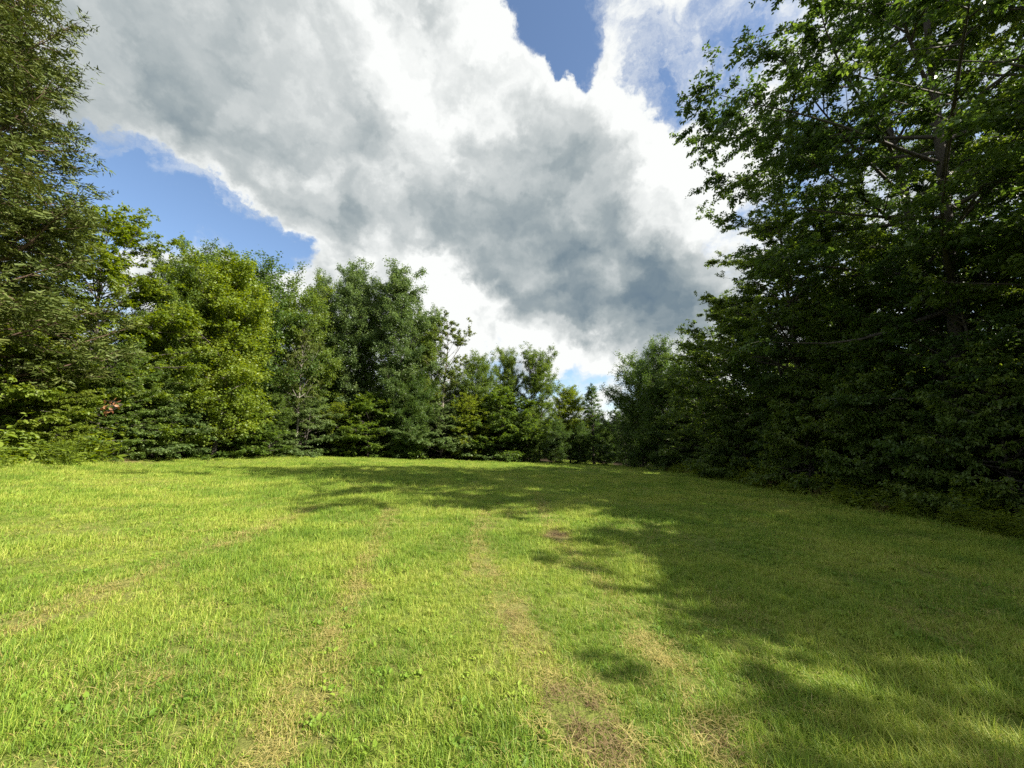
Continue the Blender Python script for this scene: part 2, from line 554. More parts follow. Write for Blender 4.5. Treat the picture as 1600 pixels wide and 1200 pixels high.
def proto(key, leafmat, bark, **kw):
    (WV, WF), (LV, LF, tint), n = build_tree(**kw)
    wood = mesh_quads(key + '_trunk', WV, WF, M[bark], smooth=True)
    crown = mesh_quads(key + '_crown', LV, LF, M[leafmat], {'tint': ('FACE', tint)})
    PROTO[key] = (wood, crown, float(np.quantile(LV[:, 2], 0.9995)), kw['R'], n)


# tall upright poplars and broader trees of the far edge
proto('poplar_a', 'leaf_cool', 'bark', seed=11, leaves=80000, H=20, R=3.6, cb=0.10, prof=PROF_COL, n1=120, e0=15, e1=68, curve=0.12, sec=0.32, tw_len=0.5, leaf=0.17, lw=0.75, nj=0.75, gap=0.04, scatter=0.10, s_min=0.12)
proto('poplar_b', 'leaf_mid', 'bark', seed=12, leaves=78000, H=18, R=3.7, cb=0.08, prof=PROF_COL, n1=120, e0=15, e1=65, curve=0.12, sec=0.32, tw_len=0.5, leaf=0.17, lw=0.75, nj=0.75, gap=0.04, multi=2, spread=0.10, scatter=0.10, s_min=0.12)
proto('broad_a', 'leaf_bright', 'bark', seed=13, leaves=76000, H=14, R=3.9, cb=0.08, prof=PROF_OVAL, n1=105, e0=5, e1=60, sec=0.32, tw_len=0.5, leaf=0.17, lw=0.8, nj=0.7, gap=0.0, scatter=0.10, s_min=0.12)
proto('broad_b', 'leaf_mid', 'bark', seed=14, leaves=72000, H=14, R=4.2, cb=0.08, prof=PROF_OVAL, n1=100, e0=5, e1=62, sec=0.34, tw_len=0.5, leaf=0.17, lw=0.7, nj=0.7, gap=0.03, multi=2, spread=0.12, scatter=0.10, s_min=0.12)
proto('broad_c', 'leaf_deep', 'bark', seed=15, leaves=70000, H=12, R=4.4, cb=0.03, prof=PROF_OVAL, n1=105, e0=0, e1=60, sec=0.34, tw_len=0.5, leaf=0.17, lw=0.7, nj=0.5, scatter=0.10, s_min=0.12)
proto('dogwood_a', 'leaf_mid', 'bark', seed=16, leaves=28000, H=5, R=2.8, cb=0.04, prof=PROF_BUSH, n1=58, e0=2, e1=40, curve=0.06, sec=0.26, tw=0.22, leaf=0.15, lw=0.7, flat=0.12, nj=0.34, droop=0.2)
proto('dogwood_b', 'leaf_cool', 'bark', seed=17, leaves=28000, H=5, R=3.0, cb=0.03, prof=PROF_BUSH, n1=54, e0=0, e1=40, curve=0.04, sec=0.26, tw=0.22, leaf=0.15, lw=0.6, flat=0.10, nj=0.3, droop=0.25, multi=2)
proto('snag', 'leaf_olive', 'bark_pale', seed=18, leaves=20000, H=14, R=4.0, cb=0.22, prof=PROF_WIDE, n1=36, e0=25, e1=60, sec=0.42, tw=0.4, tw_len=0.6, leaf=0.17, lw=0.6, gap=0.22, twig_mesh=True, r0=0.17, sway=0.08)
proto('cedar', 'needle', 'bark_red', seed=19, leaves=150000, H=20, R=5.0, cb=0.06, prof=PROF_CEDAR, n1=300, e0=10, e1=60, curve=0.10, sec=0.30, sec_len=0.42, tw=0.15, tw_len=0.36, leaf=0.175, lw=0.29, flat=0.3, nj=0.8, droop=0.05, shape='blade', e_jit=12, s_min=0.3)
proto('spire', 'leaf_deep', 'bark', seed=20, leaves=22000, H=9, R=2.4, cb=0.05, prof=PROF_CONE, n1=110, e0=-5, e1=62, curve=0.08, sec=0.28, tw=0.2, tw_len=0.34, leaf=0.16, lw=0.4, flat=0.2, nj=0.6)
# the near right-hand wall
proto('edge_a', 'leaf_mid', 'bark', seed=21, leaves=84000, H=12, R=3.9, cb=0.02, prof=PROF_OVAL, n1=105, e0=-2, e1=58, curve=0.06, sec=0.30, tw=0.22, leaf=0.145, lw=0.7, flat=0.16, nj=0.75, droop=0.45)
proto('edge_b', 'leaf_deep', 'bark', seed=22, leaves=76000, H=12, R=3.8, cb=0.03, prof=PROF_OVAL, n1=100, e0=-2, e1=60, curve=0.06, sec=0.30, tw=0.22, leaf=0.15, lw=0.62, flat=0.18, nj=0.75, droop=0.45, multi=2, spread=0.1)
proto('layered', 'leaf_mid', 'bark', seed=23, leaves=34000, H=7, R=3.6, cb=0.04, prof=PROF_BUSH, n1=64, e0=2, e1=42, curve=0.02, sec=0.28, tw=0.2, tw_len=0.4, leaf=0.185, lw=0.62, flat=0.09, nj=0.5, droop=0.45, shape='leaf')
proto('tall_a', 'leaf_deep', 'bark', seed=24, leaves=160000, H=24, R=7.2, cb=0.20, prof=PROF_WIDE, n1=84, e0=5, e1=68, curve=0.10, sec=0.40, sec_len=0.42, tw=0.20, tw_len=0.55, leaf=0.135, lw=0.58, flat=0.3, nj=0.6, droop=0.5, r0=0.26, gap=0.22, multi=2, s_min=0.2, sway=0.07, spread=0.12)
proto('tall_b', 'leaf_mid', 'bark', seed=25, leaves=134000, H=23, R=6.2, cb=0.18, prof=PROF_WIDE, n1=76, e0=8, e1=68, curve=0.10, sec=0.40, sec_len=0.42, tw=0.20, tw_len=0.55, leaf=0.135, lw=0.58, flat=0.3, nj=0.6, droop=0.5, r0=0.24, gap=0.2, s_min=0.2, sway=0.07)
# left foreground
proto('redbud', 'leaf_bright', 'bark', seed=26, leaves=34000, H=4.6, R=2.6, cb=0.04, prof=PROF_BUSH, n1=52, e0=5, e1=55, curve=-0.02, sec=0.25, tw=0.2, tw_len=0.36, leaf=0.115, lw=0.9, flat=0.14, nj=0.4, droop=0.45, shape='leaf')
proto('maple', 'leaf_bright', 'bark', seed=27, leaves=84000, H=11, R=3.4, cb=0.05, prof=PROF_OVAL, n1=105, e0=0, e1=62, curve=0.08, sec=0.30, tw=0.23, leaf=0.128, lw=0.7, flat=0.2, nj=0.5)

for k_, v_ in PROTO.items():
    print('PROTO', k_, v_[4])


def plant_tree(name, key, label, u, Y, vtop, wide=1.0, cat='tree', group=None, rz=None, X=None, top=None):
    """stand a tree so that its foot is at depth Y and its tip reaches row vtop of the photograph"""
    wood, crown, H, R, _ = PROTO[key]
    zt = z_at(Y, vtop) if top is None else top
    x = x_at(u, Y, CAM_H + 0.45 * (zt - CAM_H)) if X is None else X
    gz = float(ground_z(x, Y))
    s = (zt - gz) / H
    global TREE_I
    TREE_I += 1
    o = thing(name, label, cat, (x, Y, gz), (TREE_I * 1.9) if rz is None else rz, (s * wide, s * wide, s), group)
    link('trunk', wood, o)
    link('crown', crown, o)
    return o


TREE_I = 0

# ------------------------------------------------------------------ ground
FIELD = np.array([(-17, -14), (-18.0, 6), (-18.9, 14), (-22.0, 20), (-26.0, 27), (-17.4, 41), (-7.6, 46), (3.5, 50), (7.5, 55), (8.6, 72), (13.0, 72), (12.8, 52),
                  (14.0, 40), (12.3, 20.2), (11.3, 12), (10.9, 8.2), (10.6, 2), (10.8, -14)])


def in_poly(x, y, poly):
    ins = np.zeros(x.shape, bool)
    n = len(poly)
    for i in range(n):
        (x1, y1), (x2, y2) = poly[i], poly[(i + 1) % n]
        c = ((y1 > y) != (y2 > y)) & (x < (x2 - x1) * (y - y1) / (y2 - y1 + 1e-12) + x1)
        ins ^= c
    return ins


def poly_dist(x, y, poly):
    d = np.full(x.shape, 1e9)
    n = len(poly)
    for i in range(n):
        a = poly[i]; b = poly[(i + 1) % n]
        ab = b - a
        t = np.clip(((x - a[0]) * ab[0] + (y - a[1]) * ab[1]) / (ab @ ab), 0, 1)
        d = np.minimum(d, np.hypot(x - a[0] - t * ab[0], y - a[1] - t * ab[1]))
    return d


def ground_pt(u, v):
    """where the ray through a photo pixel meets the ground"""
    d = pix_dir(u, v)
    t = 1.0
    for _ in range(60):
        p = np.array([0, 0, CAM_H]) + d * t
        t = t - (p[2] - float(ground_z(p[0], p[1]))) / d[2] * 0.8
    return np.array([0, 0, CAM_H]) + d * t


class VNoise:
    def __init__(self, seed): self.g = np.random.default_rng(seed).random((256, 256))

    def __call__(self, x, y):
        xi = np.floor(x).astype(int); yi = np.floor(y).astype(int)
        fx = x - xi; fy = y - yi
        fx = fx * fx * (3 - 2 * fx); fy = fy * fy * (3 - 2 * fy)
        g = self.g
        a = g[xi % 256, yi % 256]; b = g[(xi + 1) % 256, yi % 256]; c = g[xi % 256, (yi + 1) % 256]; d = g[(xi + 1) % 256, (yi + 1) % 256]
        return (a * (1 - fx) + b * fx) * (1 - fy) + (c * (1 - fx) + d * fx) * fy


vn = VNoise(5)


def fbm(x, y, o=4):
    s = 0; a = 0.5
    for i in range(o):
        s = s + a * vn(x * 2 ** i + 17.3 * i, y * 2 ** i + 5.1 * i); a *= 0.5
    return s / (1 - 0.5 ** o)


# wheel tracks and thatch worn into the turf (photo pixels put on the ground)
TRACKS = [([(-150, 1040), (0, 990), (140, 935), (270, 880), (390, 835), (490, 795)], 0.22, 0.75),
          ([(420, 1200), (480, 1070), (540, 960), (575, 880), (600, 820), (612, 797)], 0.17, 0.72),
          ([(980, 1260), (900, 1130), (850, 1040), (800, 960), (770, 905), (745, 870), (760, 800)], 0.2, 0.72),
          ([(1180, 1230), (1120, 1130), (1050, 1040), (980, 960), (920, 890), (868, 838), (850, 800), (838, 770)], 0.17, 0.66)]
PATCH = [(905, 1115, 0.21, 1.7), (945, 1165, 0.16, 1.6), (870, 838, 0.30, 1.3), (800, 965, 0.20, 0.45), (1085, 1140, 0.14, 0.6), (985, 1010, 0.16, 0.35), (755, 895, 0.25, .3), (1110, 1170, 0.12, 0.7), (190, 715, 1.2, 0.9)]
TR = [(np.array([ground_pt(u, v)[:2] for u, v in pts]), w, a) for pts, w, a in TRACKS]
PT = [(ground_pt(u, v)[:2], r, a) for u, v, r, a in PATCH]


def dryness(x, y):
    d = 0.06 + np.clip((fbm(x * 0.9, y * 0.9) - 0.42) * 1.8, 0, 1) * 0.42 + np.clip((fbm(x * 0.35 + 70, y * 0.35) - 0.5) * 2, 0, 1) * 0.2 + np.clip(fbm(x * 3.1 + 9, y * 3.1) - 0.5, 0, 1) * 0.8
    wob = (fbm(x * 1.7 + 40, y * 1.7) - 0.5) * 0.5
    for pts, w, a in TR:
        dd = np.full(np.shape(x), 1e9)
        for i in range(len(pts) - 1):
            p, q = pts[i], pts[i + 1]; ab = q - p
            t = np.clip(((x - p[0]) * ab[0] + (y - p[1]) * ab[1]) / (ab @ ab), 0, 1)
            dd = np.minimum(dd, np.hypot(x - p[0] - t * ab[0], y - p[1] - t * ab[1]))
        d = d + 1.25 * a * np.exp(-((dd + wob * w * 1.5) / w) ** 2) * (0.35 + 0.9 * fbm(x * 2.3 + 3, y * 2.3 + 8))
    d = np.minimum(d, 0.70 + 0.16 * fbm(x * 4.0, y * 4.0))       # wheel marks are straw, never bare
    for p, r, a in PT:
        rr = np.hypot(x - p[0], (y - p[1])) * (0.7 + 0.6 * fbm(x * 5, y * 5))
        d = d + a * np.exp(-(rr / r) ** 2)
    return np.clip(d, 0, 1.6)


def stretch(n, dense, far):
    t = np.linspace(-1, 1, n)
    k = math.asinh(far / dense)
    return dense * np.sinh(k * t)


gx = stretch(221, 14.0, 900.0) - 3
gy = stretch(221, 14.0, 900.0) + 12
GX, GY = np.meshgrid(gx, gy, indexing='ij')
GZ = ground_z(GX, GY)
inside = in_poly(GX, GY, FIELD)
dist = poly_dist(GX, GY, FIELD) * np.where(inside, 1, -1)
V = np.stack([GX, GY, GZ], -1).reshape(-1, 3)
ni, nj_ = GX.shape
i, j = np.meshgrid(np.arange(ni - 1), np.arange(nj_ - 1), indexing='ij')
F = np.stack([i * nj_ + j, (i + 1) * nj_ + j, (i + 1) * nj_ + j + 1, i * nj_ + j + 1], -1).reshape(-1, 4)

t = NT('meadow_ground')
dry = t.n('ShaderNodeAttribute', attribute_name='dry').outputs['Fac']
fld = t.n('ShaderNodeAttribute', attribute_name='field').outputs['Fac']
n_s = t.noise(28.0, 6, 0.7)
n_l = t.noise(0.6, 5, 0.6)
green = t.ramp(n_s, [(0.28, (0.050, 0.070, 0.012)), (0.5, (0.115, 0.165, 0.022)), (0.75, (0.19, 0.235, 0.038))])
straw = t.ramp(n_s, [(0.28, (0.09, 0.07, 0.028)), (0.55, (0.21, 0.175, 0.07)), (0.8, (0.32, 0.28, 0.13))])
turf = t.mixc(t.math('MULTIPLY', dry, 0.9), green, straw)
litter = t.ramp(t.noise(9.0, 6, 0.7), [(0.3, (0.018, 0.014, 0.009)), (0.55, (0.05, 0.036, 0.02)), (0.8, (0.09, 0.062, 0.036))])
mixf = t.n('ShaderNodeMapRange'); t.L.new(t.math('ADD', fld, t.math('MULTIPLY', t.math('SUBTRACT', n_l, 0.5), 1.2)), mixf.inputs[0])
mixf.inputs[1].default_value = -0.6; mixf.inputs[2].default_value = 0.1
gc = t.mixc(mixf.outputs[0], litter, turf)
bs = t.n('ShaderNodeBsdfPrincipled')
t.L.new(gc, bs.inputs['Base Color']); bs.inputs['Roughness'].default_value = 0.95; bs.inputs['Specular IOR Level'].default_value = 0.1
bp = t.n('ShaderNodeBump'); bp.inputs['Strength'].default_value = 0.8; bp.inputs['Distance'].default_value = 0.03
t.L.new(n_s, bp.inputs['Height']); t.L.new(bp.outputs[0], bs.inputs['Normal'])
t.L.new(bs.outputs[0], t.out.inputs[0])
me = mesh_quads('meadow_ground', V, F, t.mat, {'dry': ('POINT', dryness(GX, GY).ravel()), 'field': ('POINT', np.clip(dist, -5, 5).ravel())}, smooth=True)
ground = link('ground', me)
ground['kind'] = 'structure'
ground['label'] = 'mown field and forest floor under the trees'

# ------------------------------------------------------------------ trees: the far edge, from left to right
LEFT = 'trees along the left and far edge of the field'
FAR = [
    # key, u, Y, vtop, wide, name, label
    ('cedar', -62, 15.8, -130, 0.98, 'cedar_tree', 'huge olive green cedar cut off by the left edge of the photo'),
    ('maple', 150, 22.0, 322, 0.95, 'leafy_tree', 'yellow-green leafy tree right beside the huge cedar, with a shoot on top'),
    ('poplar_b', 262, 25.5, 392, 0.85, 'leafy_tree', 'mid green tree between the yellow-green leafy tree and the bright rounded one'),
    ('broad_a', 352, 28.0, 402, 0.95, 'leafy_tree', 'bright lime green rounded tree standing out in the left tree line'),
    ('broad_c', 392, 37.0, 398, 0.8, 'leafy_tree', 'dark green domed tree top just behind the bright lime green tree'),
    ('poplar_b', 312, 34.0, 376, 0.75, 'leafy_tree', 'pointed tree top rising left behind the bright lime green tree'),
    ('broad_b', 462, 40.0, 438, 0.85, 'leafy_tree', 'round-topped green tree between the bright lime tree and the tall poplars'),
    ('poplar_a', 498, 45.0, 428, 0.8, 'poplar_tree', 'poplar whose crown leans against the left side of the twin-topped tall poplar'),
    ('poplar_a', 540, 43.0, 406, 0.92, 'poplar_tree', 'tall twin-topped poplar, left of the two highest tops in the far line'),
    ('poplar_b', 578, 45.0, 438, 0.7, 'poplar_tree', 'slim lower poplar in the notch between the two highest poplars'),
    ('poplar_a', 624, 43.0, 414, 1.0, 'poplar_tree', 'tall broad poplar, right of the two highest tops in the far line'),
    ('poplar_b', 662, 45.0, 478, 0.75, 'poplar_tree', 'poplar stepping down on the right shoulder of the tall broad poplar'),
    ('snag', 695, 46.0, 490, 1.05, 'half_dead_tree', 'half dead tree with bare pale limbs right of the tall poplars'),
    ('snag', 470, 37.0, 498, 0.7, 'half_dead_tree', 'thin brownish tree with bare twigs below the round-topped green tree'),
    ('broad_b', 748, 48.0, 545, 0.85, 'leafy_tree', 'green tree directly right of the half dead tree with pale limbs'),
    ('poplar_b', 792, 51.0, 541, 0.75, 'leafy_tree', 'narrow tree top left of the twin-topped tree near the gap'),
    ('poplar_b', 842, 50.0, 540, 0.95, 'leafy_tree', 'twin-topped green tree, last high one before the gap in the trees'),
    ('broad_a', 890, 58.0, 602, 1.0, 'leafy_tree', 'small sunlit yellow-green tree just left of the dark conifer spire'),
    ('spire', 926, 56.0, 600, 1.25, 'conifer_tree', 'small dark pointed conifer standing in the gap at the end of the field'),
    ('broad_c', 1000, 45.0, 548, 0.85, 'leafy_tree', 'dark rounded tree on the right side of the gap at the field end'),
    ('broad_c', 1036, 40.0, 524, 0.72, 'leafy_tree', 'dark tree where the right-hand wall of trees begins, nearest the gap'),
]
for key, u, Y, vt, wd, nm, lb in FAR:
    plant_tree(nm, key, lb, u, Y, vt, wd, group=LEFT if u < 940 else 'trees along the right edge of the field')

ordinal = ['first', 'second', 'third', 'fourth', 'fifth', 'sixth', 'seventh', 'eighth', 'ninth', 'tenth', 'eleventh', 'twelfth', 'thirteenth', 'fourteenth', 'fifteenth', 'sixteenth']
# the fringe of layered shrubs at the foot of the far line
SH = 'layered shrubs along the foot of the far tree line'
FRINGE = [
    (205, 23.0, 560, 'under the yellow-green leafy tree, at the corner of the field'),
    (262, 25.5, 590, 'beneath the gap left of the bright lime green tree'),
    (318, 28.5, 600, 'below the left half of the bright lime green tree'),
    (372, 31.0, 596, 'below the right half of the bright lime green tree'),
    (425, 34.5, 610, 'below and right of the bright lime green tree'),
    (478, 38.0, 618, 'in front of the thin brownish tree with bare twigs'),
    (528, 40.0, 628, 'below the left tall poplar'),
    (578, 41.0, 615, 'below the notch between the tall poplars'),
    (640, 42.0, 575, 'tall and vine-draped, below the right tall poplar'),
    (690, 44.0, 630, 'below the half dead tree with pale limbs'),
    (735, 45.0, 615, 'right of the half dead tree with pale limbs'),
    (782, 46.5, 605, 'below the narrow tree top left of the twin-topped tree'),
    (825, 47.5, 640, 'below the twin-topped tree near the gap'),
]
for q, (u, Y, vt, where) in enumerate(FRINGE):
    k_ = ('edge_a', 'dogwood_b', 'maple', 'dogwood_a')[q % 4] if q != 8 else 'broad_c'
    plant_tree('layered_shrub', k_, 'layered green shrub ' + where, u, Y, vt, 1.15 if q != 8 else 0.8, cat='shrub', group=SH)
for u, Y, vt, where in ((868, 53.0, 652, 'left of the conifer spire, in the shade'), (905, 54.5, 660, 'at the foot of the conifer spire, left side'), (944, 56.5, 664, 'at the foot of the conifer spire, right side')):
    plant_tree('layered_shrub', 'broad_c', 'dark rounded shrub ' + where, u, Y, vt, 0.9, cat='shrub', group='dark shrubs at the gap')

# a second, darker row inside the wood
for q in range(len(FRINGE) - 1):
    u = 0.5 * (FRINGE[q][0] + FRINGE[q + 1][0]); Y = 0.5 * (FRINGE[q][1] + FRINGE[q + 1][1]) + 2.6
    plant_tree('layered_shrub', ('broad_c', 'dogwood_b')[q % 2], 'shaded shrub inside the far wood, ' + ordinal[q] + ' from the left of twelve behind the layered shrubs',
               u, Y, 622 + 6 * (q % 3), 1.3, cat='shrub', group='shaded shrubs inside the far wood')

# left foreground thicket below the cedar
LF = 'thicket below the cedar'
for u, Y, vt, k_, lb in (
        (15, 17.2, 512, 'redbud', 'heart-leaved shrub at the left edge under the cedar'),
        (95, 18.4, 545, 'maple', 'sunlit yellow-green shrub right of the heart-leaved one, under the cedar'),
        (165, 20.6, 525, 'edge_a', 'layered shrub with drooping sprays, below the yellow-green leafy tree'),
        (-75, 16.5, 540, 'dogwood_a', 'shrub half cut off by the left edge below the cedar')):
    plant_tree('thicket_shrub', k_, lb, u, Y, vt, 1.0, cat='shrub', group=LF)

# ------------------------------------------------------------------ trees: the right-hand wall
RW = 'trees along the right edge of the field'
RIGHT = [
    # key, X, Y, top height, wide, name, label
    ('edge_a', 16.6, 33.5, 12.2, 1.0, 'edge_tree', 'lit green tree on the outer corner of the right-hand wall, farthest of the row'),
    ('edge_a', 15.8, 27.0, 13.6, 1.0, 'edge_tree', 'green tree second from the far corner of the right-hand wall'),
    ('edge_b', 16.0, 21.5, 12.0, 0.95, 'edge_tree', 'green tree in the middle of the right-hand wall with sky glinting through'),
    ('edge_a', 15.6, 16.6, 10.5, 1.0, 'edge_tree', 'dark leafy tree below the left side of the tallest tree'),
    ('edge_b', 15.2, 12.0, 10.0, 1.0, 'edge_tree', 'dark leafy tree below the trunk of the tallest tree'),
    ('edge_a', 15.2, 7.4, 11.4, 1.0, 'edge_tree', 'dark leafy tree at the right edge of the photo, beside the tallest tree'),
    ('tall_a', 15.3, 13.2, 25.0, 1.05, 'tall_tree', 'tallest tree, overhanging the field at upper right with forked dark limbs'),
    ('tall_b', 17.0, 9.6, 22.0, 1.1, 'tall_tree', 'second tall tree at the upper right corner, behind the tallest one'),
    ('tall_b', 15.0, 19.5, 17.5, 1.15, 'tall_tree', 'third tall tree, left of the tallest one and rising above the wall'),
    ('tall_a', 20.5, 15.5, 20.5, 1.0, 'tall_tree', 'tall tree filling the sky behind the tallest one and the second tall tree'),
    ('tall_b', 20.0, 21.0, 17.5, 1.0, 'tall_tree', 'tall tree behind the third tall one, farther into the right-hand wood'),
    ('layered', 14.6, 24.5, 5.6, 0.85, 'layered_tree', 'low layered tree at the foot of the wall, farthest of five'),
    ('layered', 14.4, 19.0, 6.0, 0.85, 'layered_tree', 'low layered tree at the foot of the wall, second farthest of five'),
    ('layered', 14.1, 14.6, 5.6, 0.85, 'layered_tree', 'low layered tree at the foot of the wall, middle of five'),
    ('layered', 13.9, 11.0, 5.2, 0.8, 'layered_tree', 'low layered tree at the foot of the wall, second nearest of five'),
    ('layered', 13.9, 7.6, 4.8, 0.8, 'layered_tree', 'low layered tree at the right edge of the photo, nearest of five'),
    ('edge_b', 16.6, 38.0, 10.5, 0.9, 'edge_tree', 'dark tree between the lit corner tree and the dark tree nearest the gap'),
    # the row goes on beyond the frame and shades the near grass
    ('edge_a', 14.5, 3.4, 10.8, 1.05, 'edge_tree', 'leafy tree beside the photographer, just outside the right edge'),
    ('edge_b', 14.5, -0.6, 10.5, 1.1, 'edge_tree', 'leafy tree behind the photographer on the right, nearer one'),
    ('edge_a', 14.9, 1.4, 10.6, 1.05, 'edge_tree', 'leafy tree just outside the right edge, level with the photographer'),
    ('edge_a', 14.9, -3.2, 10.3, 1.05, 'edge_tree', 'leafy tree behind the photographer on the right, between two others'),
    ('edge_a', 14.5, -6.3, 10.0, 1.05, 'edge_tree', 'leafy tree behind the photographer on the right, farther one'),
]
TURN = {(15.3, 13.2): 2.2, (17.0, 9.6): 0.4, (15.0, 19.5): 3.6}
for key, X, Y, tp, wd, nm, lb in RIGHT:
    plant_tree(nm, key, lb, 0, Y, 0, wd, X=X, top=float(ground_z(X, Y)) + tp, group=RW, rz=TURN.get((X, Y)))

# low growth inside the right-hand wood, closing the view under the crowns
for q, (X, Y) in enumerate([(15.6, 5.4), (16.2, 9.8), (16.4, 14.2), (16.4, 18.6), (16.8, 24.0), (17.0, 30.0), (16.8, 35.6), (16.2, 42.0)]):
    plant_tree('understory_shrub', ('dogwood_b', 'broad_c')[q % 2], 'shaded understory shrub inside the right-hand wood, ' + ('nearest', 'second nearest', 'third nearest', 'fourth nearest', 'fourth farthest', 'third farthest', 'second farthest', 'farthest')[q] + ' of eight',
               0, Y, 0, 1.25, X=X, top=float(ground_z(X, Y)) + 4.2, cat='shrub', group='understory of the right-hand wood')

# ------------------------------------------------------------------ the woods behind both edges
rg = random.Random(3)
BACK = [(-30, 30), (-35, 38), (-28, 40), (-22, 46), (-15, 51), (-8, 54), (-1, 58), (4, 63), (-33, 24), (-29, 20), (-26, 14), (-25, 8), (-22, 53), (-12, 58), (-4, 64), (2, 70)]
for q, (X, Y) in enumerate(BACK):
    k_ = ('broad_c', 'poplar_b', 'broad_b')[q % 3]
    hh = {0: 10.5, 1: 13.5, 2: 12.5}[q % 3] * rg.uniform(0.9, 1.05)
    if Y > 56: hh = min(hh, 11)
    if X > 0: hh = 8
    plant_tree('woodland_tree', k_, ordinal[q] + ' of the shaded trees filling the wood behind the left and far tree line', 0, Y, 0, 1.1, X=X, top=float(ground_z(X, Y)) + hh, group='shaded trees in the left wood')
BACKR = [(20.5, 5), (21, 11), (21.5, 17), (20.5, 23), (21, 30), (21, 37), (20, 44), (17.5, 50), (16.5, 57), (13.5, 66), (9.5, 76), (24, 14), (25, 24), (25, 34), (6.5, 78), (16, 76)]
for q, (X, Y) in enumerate(BACKR):
    k_ = ('edge_b', 'broad_c')[q % 2]
    hh = rg.uniform(8.5, 10.5)
    if q in (9, 10, 14, 15): hh = 8.0
    plant_tree('woodland_tree', k_, ordinal[q] + ' of the shaded trees filling the wood behind the right-hand wall', 0, Y, 0, 1.05, X=X, top=float(ground_z(X, Y)) + hh, group='shaded trees in the right wood')


# ------------------------------------------------------------------ weeds along the edges
def build_weed(seed, H, nst, leaf, lw, spread):
    g = np.random.default_rng(seed)
    parts, LB, LA, LN = [], [], [], []
    az = g.uniform(0, 6.28, nst); el = np.radians(g.uniform(62, 88, nst))
    L = H * g.uniform(0.6, 1.05, nst)
    B = np.column_stack([g.normal(0, spread, nst), g.normal(0, spread, nst), np.full(nst, -0.05)])
    D = np.stack([np.cos(el) * np.cos(az), np.cos(el) * np.sin(az), np.sin(el)], -1)
    C = g.normal(-0.08, 0.05, nst)
    st = tubes(B, D, C, L, np.full(nst, 0.006), np.full(nst, 0.002), 4, 4)
    up = np.array([0, 0, 1.0])
    kk = 17
    i4 = np.repeat(np.arange(nst), kk); n = len(i4)
    s = g.uniform(0.12, 1.0, n)
    base = B[i4] + D[i4] * (L[i4] * s)[:, None] + up * (C[i4] * L[i4] * s ** 2)[:, None]
    a = g.uniform(0, 6.28, n)
    ax = nrm(np.stack([np.cos(a), np.sin(a), g.normal(0.1, 0.35, n)], -1))
    nn = nrm(up + g.normal(0, 0.75, (n, 3))); wd = nrm(np.cross(nn, ax)); nn = np.cross(ax, wd)
    l = leaf * g.uniform(0.5, 1.2, n) * (1.15 - 0.5 * s)
    LV, LF_, per = leaf_faces(base, ax, wd, nn, l, l * lw, 'leaf')
    return st, (LV, LF_, np.repeat(np.clip(g.normal(0.5, 0.2, n), 0, 1), per))


WEED = []
for q, (H, nst, leaf, lw, sp, mt) in enumerate(((0.9, 9, 0.19, 0.5, 0.14, 'weed'), (0.6, 9, 0.17, 0.65, 0.16, 'weed'), (1.25, 10, 0.21, 0.45, 0.16, 'weed'), (0.75, 14, 0.09, 0.22, 0.12, 'weed_brown'), (0.85, 22, 0.34, 0.055, 0.16, 'weed'))):
    (sv, sf), (lv, lf, tt) = build_weed(90 + q, H, nst, leaf, lw, sp)
    WEED.append((mesh_quads('weed_stem', sv, sf, M['weed'] if mt == 'weed' else M['weed_brown'], {'tint': ('FACE', np.full(len(sf), 0.4))}),
                 mesh_quads('weed_foliage', lv, lf, M[mt], {'tint': ('FACE', tt)})))


def weed(kind, x, y, s, label, group):
    o = thing('weed_plant', label, 'weed', (x, y, float(ground_z(x, y))), rg.uniform(0, 6.28), (s * 1.1, s * 1.1, s), group)
    link('stem', WEED[kind][0], o); link('foliage', WEED[kind][1], o)


# right edge: tall weeds in the shade
edge = [(11.0, 6.0), (11.2, 8.2), (11.6, 12), (12.6, 20.2), (13.4, 30), (14.2, 40)]
ys = []
y = 5.2
while y < 36:
    ys.append(y); y += 0.42 + y * 0.012
for y in ys:
    for row in range(3):
        x = float(np.interp(y, [p[1] for p in edge], [p[0] for p in edge])) + 0.05 + row * 0.62 + rg.uniform(-0.2, 0.2)
        kd = rg.choice([0, 1, 2, 2, 0]) if row else rg.choice([3, 4, 4, 1, 0])
        weed(kd, x, y + rg.uniform(-0.2, 0.2), rg.uniform(0.75, 1.15) * (0.75 + 0.25 * row),
             'leafy green weed in the shaded strip at the foot of the right-hand wall' if kd != 3 else 'dry brown weed in the shaded strip at the foot of the right-hand wall',
             'green weeds along the right edge' if kd != 3 else 'brown weeds along the right edge')
# left bank
for q in range(130):
    Y = rg.uniform(13.0, 26.5)
    X = float(np.interp(Y, [6, 14, 20, 27], [-18.0, -18.9, -22, -26])) + rg.uniform(-1.3, 0.7)
    weed(rg.choice([0, 4, 1, 1, 2, 0]), X, Y, rg.choice([0.6, 0.9, 1.3, 1.7]) * rg.uniform(0.85, 1.15), 'bright green weed in the sunny strip at the foot of the cedar', 'weeds on the left bank')
# low growth at the foot of the far line
for q in range(90):
    a = q / 89.0
    pts = np.array([(-26.0, 27), (-17.4, 41), (-7.6, 46), (3.5, 50)])
    s = a * 3; k0 = min(int(s), 2); f_ = s - k0
    p = pts[k0] * (1 - f_) + pts[k0 + 1] * f_
    weed(rg.choice([0, 1, 2, 4, 4]), p[0] + rg.uniform(-0.5, 0.5), p[1] + rg.uniform(0.0, 1.2), rg.uniform(0.6, 1.0), 'low green weed along the foot of the far tree line', 'weeds along the far edge')

